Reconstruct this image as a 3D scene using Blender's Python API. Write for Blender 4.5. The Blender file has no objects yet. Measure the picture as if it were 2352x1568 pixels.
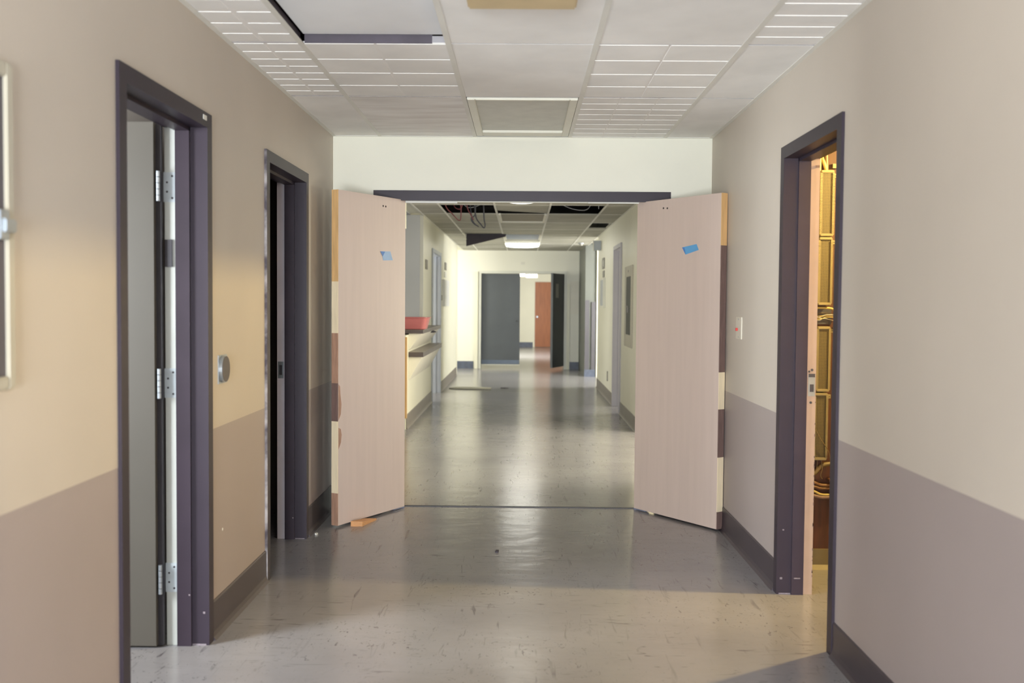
import bpy, bmesh, math, random
from mathutils import Vector, Matrix
random.seed(7)
S = bpy.context.scene
COL = S.collection

# ------------------------------------------------------------------ camera
cam_d = bpy.data.cameras.new('camera')
cam_d.lens, cam_d.sensor_width = 35.0, 36.0
cam_d.clip_start, cam_d.clip_end = 0.05, 100
cam_d.dof.use_dof = True
cam_d.dof.focus_distance = 6.2
cam_d.dof.aperture_fstop = 2.6
cam = bpy.data.objects.new('camera', cam_d)
COL.objects.link(cam)
PITCH, YAW, ROLL = 0.03883, 0.01028, 0.00793
fw = Vector((-math.sin(YAW) * math.cos(PITCH), math.cos(YAW) * math.cos(PITCH), -math.sin(PITCH)))
r0 = fw.cross(Vector((0, 0, 1))).normalized()
u0 = r0.cross(fw)
rr = math.cos(ROLL) * r0 + math.sin(ROLL) * u0
uu = -math.sin(ROLL) * r0 + math.cos(ROLL) * u0
cam.matrix_world = Matrix(((rr.x, uu.x, -fw.x, 0.0097), (rr.y, uu.y, -fw.y, 0.0),
                           (rr.z, uu.z, -fw.z, 1.352), (0, 0, 0, 1)))
S.camera = cam

# ------------------------------------------------------------------ world, view, daylight
S.view_settings.view_transform = 'Standard'
S.view_settings.look = 'None'
S.view_settings.exposure = 0.08
S.view_settings.gamma = 1.0
S.view_settings.use_curve_mapping = False
try:
    S.cycles.use_denoising = True
    S.cycles.sample_clamp_indirect = 2.0
    S.cycles.caustics_reflective = False
    S.cycles.caustics_refractive = False
    S.cycles.diffuse_bounces = 6
except Exception:
    pass
world = bpy.data.worlds.new('world')
S.world = world
world.use_nodes = True
world.node_tree.nodes['Background'].inputs[0].default_value = (0.55, 0.62, 0.72, 1)
world.node_tree.nodes['Background'].inputs[1].default_value = 0.35


def area(name, loc, aim, sx, sy, watts, color=(1, 1, 1)):
    d = bpy.data.lights.new(name, 'AREA')
    d.shape, d.size, d.size_y, d.energy, d.color = 'RECTANGLE', sx, sy, watts, color
    o = bpy.data.objects.new(name, d)
    COL.objects.link(o)
    o.location = loc
    o.rotation_euler = (Vector(aim) - Vector(loc)).to_track_quat('-Z', 'Y').to_euler()
    return o


def point(name, loc, watts, color, radius):
    d = bpy.data.lights.new(name, 'POINT')
    d.energy, d.color, d.shadow_soft_size = watts, color, radius
    o = bpy.data.objects.new(name, d)
    COL.objects.link(o)
    o.location = loc
    return o


area('corridor_window_daylight', (-0.45, -3.3, 0.92), (1.1, 6, 3.6), 1.5, 1.65, 570, (0.91, 0.96, 1.0))
area('lobby_window_daylight', (3.5, 9.0, 1.45), (0, 9.0, 0.7), 3.0, 1.5, 290, (1.0, 0.93, 0.74))
area('nurse_station_window_daylight', (-3.5, 9.3, 1.45), (0, 9.6, 0.9), 3.2, 1.3, 22, (1.0, 0.99, 0.96))
area('east_room_window_daylight', (3.6, 13.6, 1.4), (0, 13.6, 1.2), 2.2, 1.4, 80, (1.0, 0.99, 0.93))
area('west_room_window_daylight', (-3.6, 14.2, 1.4), (0, 14.2, 1.2), 2.2, 1.4, 80, (1.0, 0.99, 0.93))
area('cross_corridor_fill', (3.3, 16.55, 2.0), (0.2, 20.4, 0.9), 1.1, 1.2, 250, (1.0, 0.99, 0.96))  # unseen source, placed and aimed to brighten the far end wall
area('end_recess_fill', (-2.9, 18.95, 1.75), (1.2, 19.8, 0.2), 0.8, 1.3, 48, (1.0, 0.98, 0.9))  # added light without a window, lifts the far floor and end wall
area('back_hall_light', (-1.2, 25.5, 1.5), (1.2, 26.5, 1.0), 3.0, 1.4, 270, (1.0, 0.99, 0.96))  # area light standing inside the hall behind the far doors
area('side_office_window_daylight', (-3.3, 2.5, 1.5), (-1.3, 3.5, 1.4), 1.0, 1.3, 205, (0.92, 0.97, 1.0))
point('closet_bulb', (2.26, 4.54, 2.2), 225, (1.0, 0.72, 0.26), 0.035)


# ------------------------------------------------------------------ materials
def lin(c):
    c = c / 255.0
    return c / 12.92 if c <= 0.04045 else ((c + 0.055) / 1.055) ** 2.4


def rgb(h):
    return (lin(int(h[0:2], 16)), lin(int(h[2:4], 16)), lin(int(h[4:6], 16)), 1)


MATS = {}


def mat(name, hexc, rough=0.6, var=0.06, scale=6.0, bump=0.0, bscale=60.0, metal=0.0, emit=None, estr=0.0,
        stretch=(1, 1, 1), hex2=None, spec=0.5):
    m = bpy.data.materials.new(name)
    m.use_nodes = True
    nt = m.node_tree
    b = nt.nodes['Principled BSDF']
    b.inputs['Roughness'].default_value = rough
    b.inputs['Metallic'].default_value = metal
    b.inputs['Specular IOR Level'].default_value = spec
    tc = nt.nodes.new('ShaderNodeTexCoord')
    mp = nt.nodes.new('ShaderNodeMapping')
    mp.inputs['Scale'].default_value = stretch
    nt.links.new(tc.outputs['Object'], mp.inputs['Vector'])
    no = nt.nodes.new('ShaderNodeTexNoise')
    no.inputs['Scale'].default_value = scale
    no.inputs['Detail'].default_value = 4
    nt.links.new(mp.outputs[0], no.inputs['Vector'])
    mx = nt.nodes.new('ShaderNodeMix')
    mx.data_type = 'RGBA'
    c = rgb(hexc)
    c2 = rgb(hex2) if hex2 else tuple(min(1, v * (1 - 2.2 * var)) for v in c[:3]) + (1,)
    ramp = nt.nodes.new('ShaderNodeMapRange')
    ramp.inputs['From Min'].default_value = 0.35
    ramp.inputs['From Max'].default_value = 0.7
    nt.links.new(no.outputs['Fac'], ramp.inputs['Value'])
    nt.links.new(ramp.outputs[0], mx.inputs[0])
    mx.inputs[6].default_value = c
    mx.inputs[7].default_value = c2
    nt.links.new(mx.outputs[2], b.inputs['Base Color'])
    if bump:
        n2 = nt.nodes.new('ShaderNodeTexNoise')
        n2.inputs['Scale'].default_value = bscale
        n2.inputs['Detail'].default_value = 3
        nt.links.new(mp.outputs[0], n2.inputs['Vector'])
        bp = nt.nodes.new('ShaderNodeBump')
        bp.inputs['Strength'].default_value = bump
        bp.inputs['Distance'].default_value = 0.01
        nt.links.new(n2.outputs['Fac'], bp.inputs['Height'])
        nt.links.new(bp.outputs[0], b.inputs['Normal'])
    if emit:
        b.inputs['Emission Color'].default_value = rgb(emit)
        b.inputs['Emission Strength'].default_value = estr
    MATS[name] = m
    return m


TAN = mat('tan_wall_paint', 'cac1b5', 0.5, 0.03, 1.3, 0.05, 180)
DADO = mat('mauve_dado_paint', 'a59a97', 0.45, 0.03, 1.5, 0.05, 180)
CREAM = mat('cream_wall_paint', 'ecead8', 0.42, 0.03, 1.2, 0.05, 180)
WHITEW = mat('pale_end_wall_paint', 'e6e5d6', 0.55, 0.02, 1.4, 0.05, 180)
GREYP = mat('grey_blue_paint', 'a9adb3', 0.45, 0.03, 2.0)
ROOM = mat('room_paint', 'cfc8ba', 0.7, 0.03, 2.0)
DARKR = mat('shade_dark_room_paint', '6d665f', 0.8, 0.05, 2.0)  # darkened so the colour carries the shade of office and store
CLOSETW = mat('closet_paint', 'b8aa8c', 0.7, 0.04, 2.0)
BROWN = mat('dark_brown_frame_paint', '2f2731', 0.42, 0.06, 5.0, 0.03, 90, spec=0.3)
BROWN2 = mat('worn_brown_frame_paint', '352c36', 0.42, 0.08, 7.0, 0.03, 90, spec=0.3)
CHIP = mat('chipped_frame_edge', '3d353e', 0.6, 0.2, 14.0, hex2='aaa5a6')
CHIPW = mat('bare_pale_chip', '857b81', 0.7, 0.2, 60.0)
RUBBER = mat('dark_vinyl_base', '40383f', 0.42, 0.08, 5.0)
RUBBER2 = mat('taupe_vinyl_base', '77706a', 0.42, 0.08, 5.0)
RUBBERB = mat('blue_grey_vinyl_base', '5d6578', 0.42, 0.12, 14.0)
OLIVE = mat('olive_vinyl_base', '6a5f44', 0.5, 0.06, 5.0)
TILE = mat('ceiling_tile', 'f4f3f0', 0.85, 0.05, 3.0, 0.12, 240)
TILE2 = mat('ceiling_tile_cool', 'f2f4f6', 0.85, 0.03, 3.0, 0.12, 240)
TILEW = mat('ceiling_tile_groove', 'f4f2ef', 0.8, 0.02, 8.0)
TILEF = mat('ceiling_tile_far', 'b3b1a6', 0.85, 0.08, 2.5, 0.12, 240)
TILES = mat('ceiling_tile_stained', 'f3f2f0', 0.85, 0.0, 2.2, stretch=(0.9, 5, 1), hex2='dcd9d5')
GRID = mat('ceiling_grid_metal', 'e6e5de', 0.5, 0.03, 6.0)
SLAB = mat('plenum_concrete', '4a4446', 0.9, 0.1, 3.0)
LENS = mat('frosted_lens', 'd2d2c9', 0.45, 0.05, 9.0, 0.25, 320)
LENSB = mat('blue_grey_lens', '8e98a6', 0.45, 0.05, 9.0)
FRAMEC = mat('cream_cabinet_frame', 'bdb8a8', 0.45, 0.03, 5.0)
JAMBL = mat('pale_blue_grey_jamb_paint', 'c6cedb', 0.45, 0.03, 3.0)
JAMBE = mat('pale_grey_frame_paint', 'dcddd6', 0.45, 0.03, 3.0)
JAMBR = mat('mauve_grey_jamb_paint', 'b3b0b5', 0.45, 0.03, 3.0)
FRAMEW = mat('white_enamel', 'e6e4d6', 0.4, 0.03, 5.0)
YELLOW = mat('yellowed_acrylic', 'd9c49a', 0.4, 0.05, 8.0)
LAMPE = mat('lit_lamp_diffuser', 'ffffff', 0.4, 0.0, 3.0, emit='fffdf2', estr=14.0)
LAMPN = mat('lit_near_lamp_diffuser', 'ffffff', 0.4, 0.0, 3.0, emit='fffdf2', estr=2.0)
LEAF = mat('pinkish_door_veneer', 'ccbab0', 0.5, 0.022, 3.0, 0.04, 40, stretch=(9, 9, 0.5))
WOODL = mat('golden_edge_wood', 'dcb37c', 0.55, 0.1, 5.0, stretch=(20, 20, 1.5))
WOODC = mat('cream_edge_wood', 'ecdcbc', 0.55, 0.06, 5.0, stretch=(20, 20, 1.5))
WOODP = mat('brown_edge_wood', 'b08a74', 0.6, 0.15, 6.0, stretch=(20, 20, 1.5))
WOODD = mat('dark_edge_wood', '77605a', 0.6, 0.15, 6.0, stretch=(20, 20, 1.5))
TAPE = mat('blue_masking_tape', '5fa3d6', 0.6, 0.05, 20.0)
TAPEP = mat('pale_blue_masking_tape', '9dbbdd', 0.6, 0.05, 20.0)
TAPED = mat('folded_blue_tape', '4f7fc0', 0.6, 0.05, 20.0)
STEEL = mat('zinc_steel', 'b4bcc4', 0.34, 0.08, 20.0, metal=0.75)
STEELB = mat('painted_hinge_steel', 'c0cad0', 0.4, 0.06, 20.0)
DARKM = mat('dark_metal', '3e3c42', 0.45, 0.08, 20.0)
RABBET = mat('primed_rabbet', 'c9cdc8', 0.5, 0.04, 6.0)
RABBETL = mat('lilac_primed_rabbet', 'ece6f0', 0.5, 0.05, 6.0)
RABBETP = mat('peach_primed_rabbet', 'b59b88', 0.5, 0.05, 6.0)
DOORG = mat('grey_beige_door', '5a564f', 0.45, 0.03, 3.0)
SLATE = mat('slate_door_paint', '555a61', 0.45, 0.05, 3.0)
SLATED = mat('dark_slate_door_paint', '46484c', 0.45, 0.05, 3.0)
KICK = mat('blue_steel_kick_plate', '465160', 0.3, 0.1, 8.0, metal=0.2)
ORANGE = mat('orange_brown_door_veneer', 'a8673f', 0.45, 0.12, 4.0, stretch=(8, 8, 0.6))
COUNTER = mat('dark_counter_laminate', '5b5253', 0.4, 0.08, 8.0)
COUNTERT = mat('counter_top_laminate', '807770', 0.35, 0.08, 8.0)
WHITEP = mat('white_panel', 'efece0', 0.5, 0.03, 4.0)
BASIN = mat('pinkish_red_plastic', 'c9797a', 0.35, 0.05, 4.0)
GLASSD = mat('dark_cabinet_glass', '34393a', 0.5, 0.1, 3.0, spec=0.15)
NEARPANE = mat('grey_cabinet_pane', '625e62', 0.5, 0.05, 3.0, spec=0.15)
PLY = mat('red_brown_plywood', '4a2619', 0.6, 0.25, 4.0, stretch=(10, 1, 0.8))
BLOCKC = mat('cream_terminal_plastic', '857a5a', 0.5, 0.05, 12.0)
CABY = mat('pale_yellow_conduit', 'b39f62', 0.5, 0.1, 12.0)
CABP = mat('pinkish_cable_sheath', '6e4c34', 0.5, 0.12, 12.0)
CABG = mat('tan_wire_sheath', '6b5a3c', 0.5, 0.12, 12.0)
CABR = mat('dull_red_wire', '7c3f45', 0.55, 0.1, 10.0)
CABD = mat('dark_cable', '45454d', 0.55, 0.1, 10.0)
CABW = mat('whitish_wire', 'b9b9bb', 0.55, 0.1, 10.0)
RED = mat('red_switch_toggle', 'c8332b', 0.4, 0.05, 10.0)
SWITCHP = mat('cream_switch_plate', 'd9d3c4', 0.4, 0.03, 10.0)
PAPER = mat('pale_sign', 'e9e8e0', 0.6, 0.05, 15.0)
PAPERG = mat('grey_sign', '9b9890', 0.6, 0.1, 30.0)
WHITEB = mat('white_board', 'f4f5f6', 0.35, 0.02, 3.0)
GREYB = mat('grey_board', 'b4bac0', 0.45, 0.05, 3.0)
MAUVEG = mat('mauve_guard_panel', '56545a', 0.5, 0.05, 3.0)
PALEG = mat('pale_column_paint', '676a65', 0.5, 0.04, 2.0)
CHARC = mat('charcoal_panel', '4b4650', 0.8, 0.08, 4.0)  # one dark grey for the hanging panel and the dark floor scraps
PIVOT = mat('blue_grey_pivot_metal', '7d8296', 0.45, 0.08, 20.0)
WEDGE = mat('bare_wedge_wood', 'd79d66', 0.6, 0.12, 14.0, stretch=(2, 12, 12))
SCREW = mat('screw_hole', '3a3232', 0.8, 0.0, 5.0)
LETTER = mat('grey_lettering', '9a9a9c', 0.6, 0.0, 5.0)
SIGNW = mat('white_sign_face', 'e4e4e0', 0.5, 0.02, 5.0, emit='ffffff', estr=0.25)

# perforated terminal panel: fine square mesh
MESHP = mat('terminal_mesh', 'a48d52', 0.6, 0.1, 10.0)
_nt = MESHP.node_tree
_br = _nt.nodes.new('ShaderNodeTexBrick')
_br.offset = 0.0
_br.inputs['Color1'].default_value = rgb('2a220f')
_br.inputs['Color2'].default_value = rgb('332914')
_br.inputs['Mortar'].default_value = rgb('665b3a')
_br.inputs['Scale'].default_value = 1.0
_br.inputs['Mortar Size'].default_value = 0.0011
_br.inputs['Mortar Smooth'].default_value = 0.3
_br.inputs['Brick Width'].default_value = 0.0075
_br.inputs['Row Height'].default_value = 0.0075
_tc = _nt.nodes.new('ShaderNodeTexCoord')
_sx = _nt.nodes.new('ShaderNodeSeparateXYZ')
_cx = _nt.nodes.new('ShaderNodeCombineXYZ')
_nt.links.new(_tc.outputs['Object'], _sx.inputs[0])
_nt.links.new(_sx.outputs['X'], _cx.inputs['X'])
_nt.links.new(_sx.outputs['Z'], _cx.inputs['Y'])
_nt.links.new(_cx.outputs[0], _br.inputs['Vector'])
_nt.links.new(_br.outputs['Color'], _nt.nodes['Principled BSDF'].inputs['Base Color'])


# glossy worn vinyl floor with scuffs
def floor_mat(name, base, dark, scuff):
    m = bpy.data.materials.new(name)
    m.use_nodes = True
    nt = m.node_tree
    N, Lk = nt.nodes, nt.links
    b = N['Principled BSDF']
    tc = N.new('ShaderNodeTexCoord')

    def noise(scale, detail, st, dist=0.0):
        mp = N.new('ShaderNodeMapping')
        mp.inputs['Scale'].default_value = st
        Lk.new(tc.outputs['Object'], mp.inputs['Vector'])
        n = N.new('ShaderNodeTexNoise')
        n.inputs['Scale'].default_value = scale
        n.inputs['Detail'].default_value = detail
        n.inputs['Distortion'].default_value = dist
        Lk.new(mp.outputs[0], n.inputs['Vector'])
        return n.outputs['Fac']

    def rng(src, a, c, lo=0.0, hi=1.0):
        r = N.new('ShaderNodeMapRange')
        r.inputs['From Min'].default_value = a
        r.inputs['From Max'].default_value = c
        r.inputs['To Min'].default_value = lo
        r.inputs['To Max'].default_value = hi
        Lk.new(src, r.inputs['Value'])
        return r.outputs[0]

    def mix(f, a, c):
        x = N.new('ShaderNodeMix')
        x.data_type = 'RGBA'
        Lk.new(f, x.inputs[0])
        for i, v in ((6, a), (7, c)):
            if isinstance(v, tuple):
                x.inputs[i].default_value = v
            else:
                Lk.new(v, x.inputs[i])
        return x.outputs[2]

    def mul(a, c):
        x = N.new('ShaderNodeMath')
        x.operation = 'MULTIPLY'
        Lk.new(a, x.inputs[0])
        if isinstance(c, float):
            x.inputs[1].default_value = c
        else:
            Lk.new(c, x.inputs[1])
        return x.outputs[0]
    c1 = mix(rng(noise(1.1, 5, (1, 1, 1)), 0.38, 0.66), rgb(base), rgb(dark))
    # long dragged scuffs in two directions, broken up by a coarse mask
    s1 = mul(rng(noise(9.0, 6, (4.0, 0.45, 1), 0.8), 0.62, 0.74), rng(noise(0.9, 2, (1, 1, 1)), 0.38, 0.56))
    s2 = mul(rng(noise(9.0, 6, (0.6, 4.0, 1), 1.6), 0.63, 0.74), rng(noise(1.4, 2, (1, 1, 1)), 0.38, 0.55))
    s3 = mul(rng(noise(34.0, 5, (1.0, 0.5, 1), 2.5), 0.62, 0.72), rng(noise(1.0, 2, (1, 1, 1)), 0.40, 0.56))
    mm = N.new('ShaderNodeMath')
    mm.operation = 'MAXIMUM'
    Lk.new(s1, mm.inputs[0])
    Lk.new(s2, mm.inputs[1])
    m2 = N.new('ShaderNodeMath')
    m2.operation = 'MAXIMUM'
    Lk.new(mm.outputs[0], m2.inputs[0])
    Lk.new(s3, m2.inputs[1])
    Lk.new(mix(mul(m2.outputs[0], 0.85), c1, rgb(scuff)), b.inputs['Base Color'])
    b.inputs['Roughness'].default_value = 0.2
    b.inputs['Specular IOR Level'].default_value = 0.55
    bp = N.new('ShaderNodeBump')
    bp.inputs['Strength'].default_value = 0.26
    bp.inputs['Distance'].default_value = 0.01
    Lk.new(noise(5.5, 3, (1, 1.4, 1)), bp.inputs['Height'])
    Lk.new(bp.outputs[0], b.inputs['Normal'])
    return m


FLOOR = floor_mat('worn_vinyl_floor', '929092', '838184', '454145')


# ------------------------------------------------------------------ mesh building
class B:
    """collects shapes into one mesh; every face carries a material index"""

    def __init__(s):
        s.v, s.f, s.m = [], [], []

    def add(s, verts, faces, mi=0):
        o = len(s.v)
        s.v += [tuple(p) for p in verts]
        s.f += [tuple(i + o for i in f) for f in faces]
        s.m += [mi] * len(faces)
        return s

    def box(s, x0, x1, y0, y1, z0, z1, mi=0):
        x0, x1 = min(x0, x1), max(x0, x1)
        y0, y1 = min(y0, y1), max(y0, y1)
        z0, z1 = min(z0, z1), max(z0, z1)
        v = [(x, y, z) for z in (z0, z1) for y in (y0, y1) for x in (x0, x1)]
        return s.add(v, [(0, 2, 3, 1), (4, 5, 7, 6), (0, 1, 5, 4), (2, 6, 7, 3), (0, 4, 6, 2), (1, 3, 7, 5)], mi)

    def prism(s, pts, axis, a, b, mi=0):
        """pts: polygon in the two other axes (in x,y,z order), extruded along axis"""
        def mk(p, t):
            q = list(p)
            q.insert(axis, t)
            return tuple(q)
        n = len(pts)
        v = [mk(p, a) for p in pts] + [mk(p, b) for p in pts]
        f = [tuple(range(n - 1, -1, -1)), tuple(range(n, 2 * n))]
        f += [(i, (i + 1) % n, n + (i + 1) % n, n + i) for i in range(n)]
        return s.add(v, f, mi)

    def cyl(s, c, axis, r, h, n=24, mi=0, r2=None):
        r2 = r if r2 is None else r2
        a = [(math.cos(2 * math.pi * i / n), math.sin(2 * math.pi * i / n)) for i in range(n)]
        v = []
        for t, rad in ((0, r), (h, r2)):
            for ca, sa in a:
                q = [ca * rad, sa * rad]
                q.insert(axis, t)
                v.append(tuple(c[k] + q[k] for k in range(3)))
        f = [tuple(range(n - 1, -1, -1)), tuple(range(n, 2 * n))]
        f += [(i, (i + 1) % n, n + (i + 1) % n, n + i) for i in range(n)]
        return s.add(v, f, mi)

    def tube(s, pts, r, n=8, mi=0, smooth=6):
        P = [Vector(p) for p in pts]
        if smooth and len(P) > 2:
            out = []
            for i in range(len(P) - 1):
                p0, p1, p2, p3 = P[max(i - 1, 0)], P[i], P[i + 1], P[min(i + 2, len(P) - 1)]
                for k in range(smooth):
                    t = k / smooth
                    out.append(0.5 * ((2 * p1) + (p2 - p0) * t + (2 * p0 - 5 * p1 + 4 * p2 - p3) * t * t
                                      + (3 * p1 - p0 - 3 * p2 + p3) * t ** 3))
            out.append(P[-1])
            P = out
        up = Vector((0.3, 0.2, 0.93)).normalized()
        rings = []
        for i, p in enumerate(P):
            d = (P[min(i + 1, len(P) - 1)] - P[max(i - 1, 0)]).normalized()
            u = up - d * up.dot(d)
            if u.length < 1e-3:
                u = Vector((1, 0, 0)) - d * d.x
            u.normalize()
            up = u
            w = d.cross(u)
            rings.append([p + r * (math.cos(2 * math.pi * k / n) * u + math.sin(2 * math.pi * k / n) * w) for k in range(n)])
        v = [q for ring in rings for q in ring]
        f = []
        for i in range(len(rings) - 1):
            for k in range(n):
                f.append((i * n + k, i * n + (k + 1) % n, (i + 1) * n + (k + 1) % n, (i + 1) * n + k))
        f.append(tuple(range(n - 1, -1, -1)))
        f.append(tuple((len(rings) - 1) * n + k for k in range(n)))
        return s.add(v, f, mi)

    def build(s, name, mats, parent=None, bevel=0.0, local=False, smooth=False, origin=None):
        off = Vector((0, 0, 0))
        if parent is not None and not local:
            p = parent
            while p is not None:
                off += p.location
                p = p.parent
        if parent is None:
            if origin is None:
                xs, ys, zs = zip(*s.v)
                origin = ((min(xs) + max(xs)) / 2, (min(ys) + max(ys)) / 2, min(zs))
            off = Vector(origin)
        me = bpy.data.meshes.new(name)
        me.from_pydata([tuple(Vector(p) - off) for p in s.v], [], s.f)
        mats = mats if isinstance(mats, (list, tuple)) else [mats]
        for m in mats:
            me.materials.append(m)
        for i, p in enumerate(me.polygons):
            p.material_index = s.m[i]
        bm = bmesh.new()
        bm.from_mesh(me)
        bmesh.ops.recalc_face_normals(bm, faces=bm.faces[:])
        if bevel:
            bmesh.ops.bevel(bm, geom=[e for e in bm.edges if e.is_manifold and e.calc_face_angle(0) > 0.5],
                            offset=bevel, segments=2, affect='EDGES', clamp_overlap=True)
        bm.to_mesh(me)
        bm.free()
        if smooth:
            for p in me.polygons:
                p.use_smooth = True
        o = bpy.data.objects.new(name, me)
        COL.objects.link(o)
        if parent is not None:
            o.parent = parent
        else:
            o.location = off
        return o


def tag(o, label, cat, group=None):
    o['label'], o['category'], o['kind'] = label, cat, 'thing'
    if group:
        o['group'] = group
    return o


def thing(name, label, cat, loc, rotz=0.0, group=None):
    o = bpy.data.objects.new(name, None)
    COL.objects.link(o)
    o.location, o.rotation_euler, o.empty_display_size = loc, (0, 0, rotz), 0.1
    return tag(o, label, cat, group)


def struct(name, b, mats, parent=None, bevel=0.0):
    o = b.build(name, mats, parent, bevel, origin=(0, 0, 0) if parent is None else None)
    if parent is None:
        o['kind'] = 'structure'
    return o


def struct_root(name, loc=(0, 0, 0)):
    o = bpy.data.objects.new(name, None)
    COL.objects.link(o)
    o.location, o['kind'] = loc, 'structure'
    return o


W, T = 1.22, 0.155           # half corridor width, wall thickness
CH, SL = 2.418, 2.80         # tile ceiling height, slab height
YE, YE2 = 6.45, 6.60         # cross wall with the double doors
YF, YF2 = 20.40, 20.55       # wall at the far end
DZ = 0.84                    # dado paint line
BACK = -3.5

# ------------------------------------------------------------------ floor, slab
b = B()
b.box(-5, 5, BACK - 0.2, 31, -0.1, 0.0)
struct('floor', b, FLOOR)
b = B()
b.box(-5, 5, BACK - 0.2, 31, SL, SL + 0.12)
struct('ceiling', b, SLAB)
b = B()
b.box(-0.9, 0.9, 6.535, 6.549, 0.0, 0.004)
b.box(-0.9, 0.9, 6.549, 6.556, 0.0, 0.005)
struct('trim_1', b, DARKM)


# ------------------------------------------------------------------ walls
def side_wall(name, sx, segs, mats, dado=None):
    """segs: (y0, y1, z0, z1) solid pieces of a wall whose corridor face is at sx*W"""
    b = B()
    for y0, y1, z0, z1 in segs:
        if dado and z0 < dado < z1:
            b.box(sx * W, sx * (W + T), y0, y1, z0, dado, 1)
            b.box(sx * W, sx * (W + T), y0, y1, dado, z1, 0)
        else:
            b.box(sx * W, sx * (W + T), y0, y1, z0, z1, 1 if dado and z1 <= dado else 0)
    return struct(name, b, mats)


side_wall('wall_left', -1, [(BACK, 3.06, 0, SL), (3.06, 3.85, 2.02, SL), (3.85, 4.79, 0, SL), (4.79, 5.61, 2.02, SL),
                            (5.61, YE2, 0, SL)], [TAN, DADO], DZ)
side_wall('wall_right', 1, [(BACK, 3.85, 0, SL), (3.85, 4.63, 2.03, SL), (4.63, YE2, 0, SL)], [TAN, DADO], DZ)
side_wall('wall_left_far', -1, [(YE2, 7.5, 0, SL), (7.5, 10.5, 2.12, SL), (10.5, 12.25, 0, 1.0), (10.5, 12.25, CH + 0.02, SL),
                                (12.25, 13.5, 0, SL), (13.5, 14.8, 2.03, SL), (14.8, 18.55, 0, SL)], [CREAM])
side_wall('wall_right_far', 1, [(YE2, 7.55, 0, SL), (7.55, 10.45, 2.12, SL), (10.45, 12.26, 0, SL), (12.26, 13.15, 2.05, SL),
                                (13.15, 16.05, 0, SL), (16.05, 18.4, 2.46, SL)], [CREAM])
b = B()
b.box(-W, -0.905, YE, YE2, 0, SL)
b.box(0.905, W, YE, YE2, 0, SL)
b.box(-0.905, 0.905, YE, YE2, 2.07, SL)
struct('wall_end', b, WHITEW)
# far end wall with its door opening
b = B()
b.box(-3.1, -0.84, YF, YF2, 0, SL)
b.box(0.86, 1.6, YF, YF2, 0, SL)
b.box(-0.84, 0.86, YF, YF2, 1.95, SL)
struct('wall_far', b, mat('bright_cream_paint', 'f1f0e6', 0.5, 0.02, 1.2))
# column-like return beyond the cross corridor on the right, grey faced
b = B()
b.box(1.165, 1.62, 18.4, YF, 1.41, SL)
b.box(1.165, 1.62, 18.4, YF, 0, 1.41)
struct('wall_pier', b, PALEG)
b = B()
b.box(1.163, 1.243, 18.375, 18.4, 0.13, 1.41)
b.box(1.285, 1.36, 18.375, 18.4, 0.13, 1.38)
struct('trim_2', b, MAUVEG)
b = B()
b.box(1.160, 1.36, 18.372, 18.4, 0.0, 0.13)
struct('baseboard_pier', b, RUBBERB)
# hall behind the far doors
b = B()
b.box(-1.6, -1.45, YF2, 30.5, 0, SL)
b.box(1.45, 1.6, YF2, 30.5, 0, SL)
b.box(-1.6, 1.6, 30.5, 30.65, 0, SL)
struct('wall_hall', b, CREAM)
b = B()
b.box(-1.45, 1.45, YF2, 30.5, CH, CH + 0.03)
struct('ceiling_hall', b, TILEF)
b = B()
b.box(-1.45, 0.33, 30.485, 30.5, 0, 0.15)
struct('baseboard_hall', b, RUBBERB)
# wall behind the photographer, with the bright window opening in it
b = B()
b.box(-1.4, 1.4, BACK - 0.15, BACK, 0, 0.45)
b.box(-1.4, 1.4, BACK - 0.15, BACK, 2.42, SL)
b.box(-1.4, -1.12, BACK - 0.15, BACK, 0.45, 2.42)
b.box(1.2, 1.4, BACK - 0.15, BACK, 0.45, 2.42)
struct('wall_back', b, TAN)


def room(name, x0, x1, y0, y1, m, open_side):
    """shell of a side room; the side next to the corridor is the corridor wall itself"""
    b = B()
    t = 0.06
    b.box(x0, x1, y0 - t, y0, 0, SL)
    b.box(x0, x1, y1, y1 + t, 0, SL)
    if open_side > 0:
        b.box(x0 - t, x0, y0 - t, y1 + t, 0, SL)
    else:
        b.box(x1, x1 + t, y0 - t, y1 + t, 0, SL)
    b.box(x0, x1, y0, y1, CH + 0.004, CH + 0.03)
    struct(name, b, m)


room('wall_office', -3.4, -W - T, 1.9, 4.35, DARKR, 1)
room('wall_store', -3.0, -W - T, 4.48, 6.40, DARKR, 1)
room('wall_closet', W + T, 2.5, 3.55, 5.125, CLOSETW, -1)
room('wall_station', -3.7, -W - T, 6.7, 12.25, GREYP, 1)
room('wall_west_room', -3.8, -W - T, 12.40, 16.0, ROOM, 1)
b = B()
b.box(-3.1, -W - T, 18.49, 18.55, 0, SL)
b.box(-3.16, -3.1, 18.49, YF2, 0, SL)
b.box(-3.1, -W - 0.002, 18.55, YF, CH + 0.004, CH + 0.03)
struct('wall_end_recess', b, CREAM)
room('wall_lobby', W + T, 3.7, 6.7, 11.4, ROOM, -1)
room('wall_east_room', W + T, 3.8, 11.6, 15.8, ROOM, -1)
room('wall_cross_corridor', W + T, 4.0, 16.0, 18.36, CREAM, -1)
# pale corner bead where the pass-through ends, wood end strip of the half wall
b = B()
b.box(-W - 0.035, -W + 0.006, 12.235, 12.26, 1.06, CH)
struct('trim_3', b, JAMBE)
b = B()
b.box(-1.9, -W - 0.036, 12.235, 12.249, 1.06, CH)
struct('trim_10', b, mat('pale_grey_panel', 'cdd1d6', 0.45, 0.03, 2.0))
b = B()
b.box(-W - T, -W + 0.012, 10.49, 10.53, 0.12, 0.98)
struct('trim_4', b, WOODL)


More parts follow.
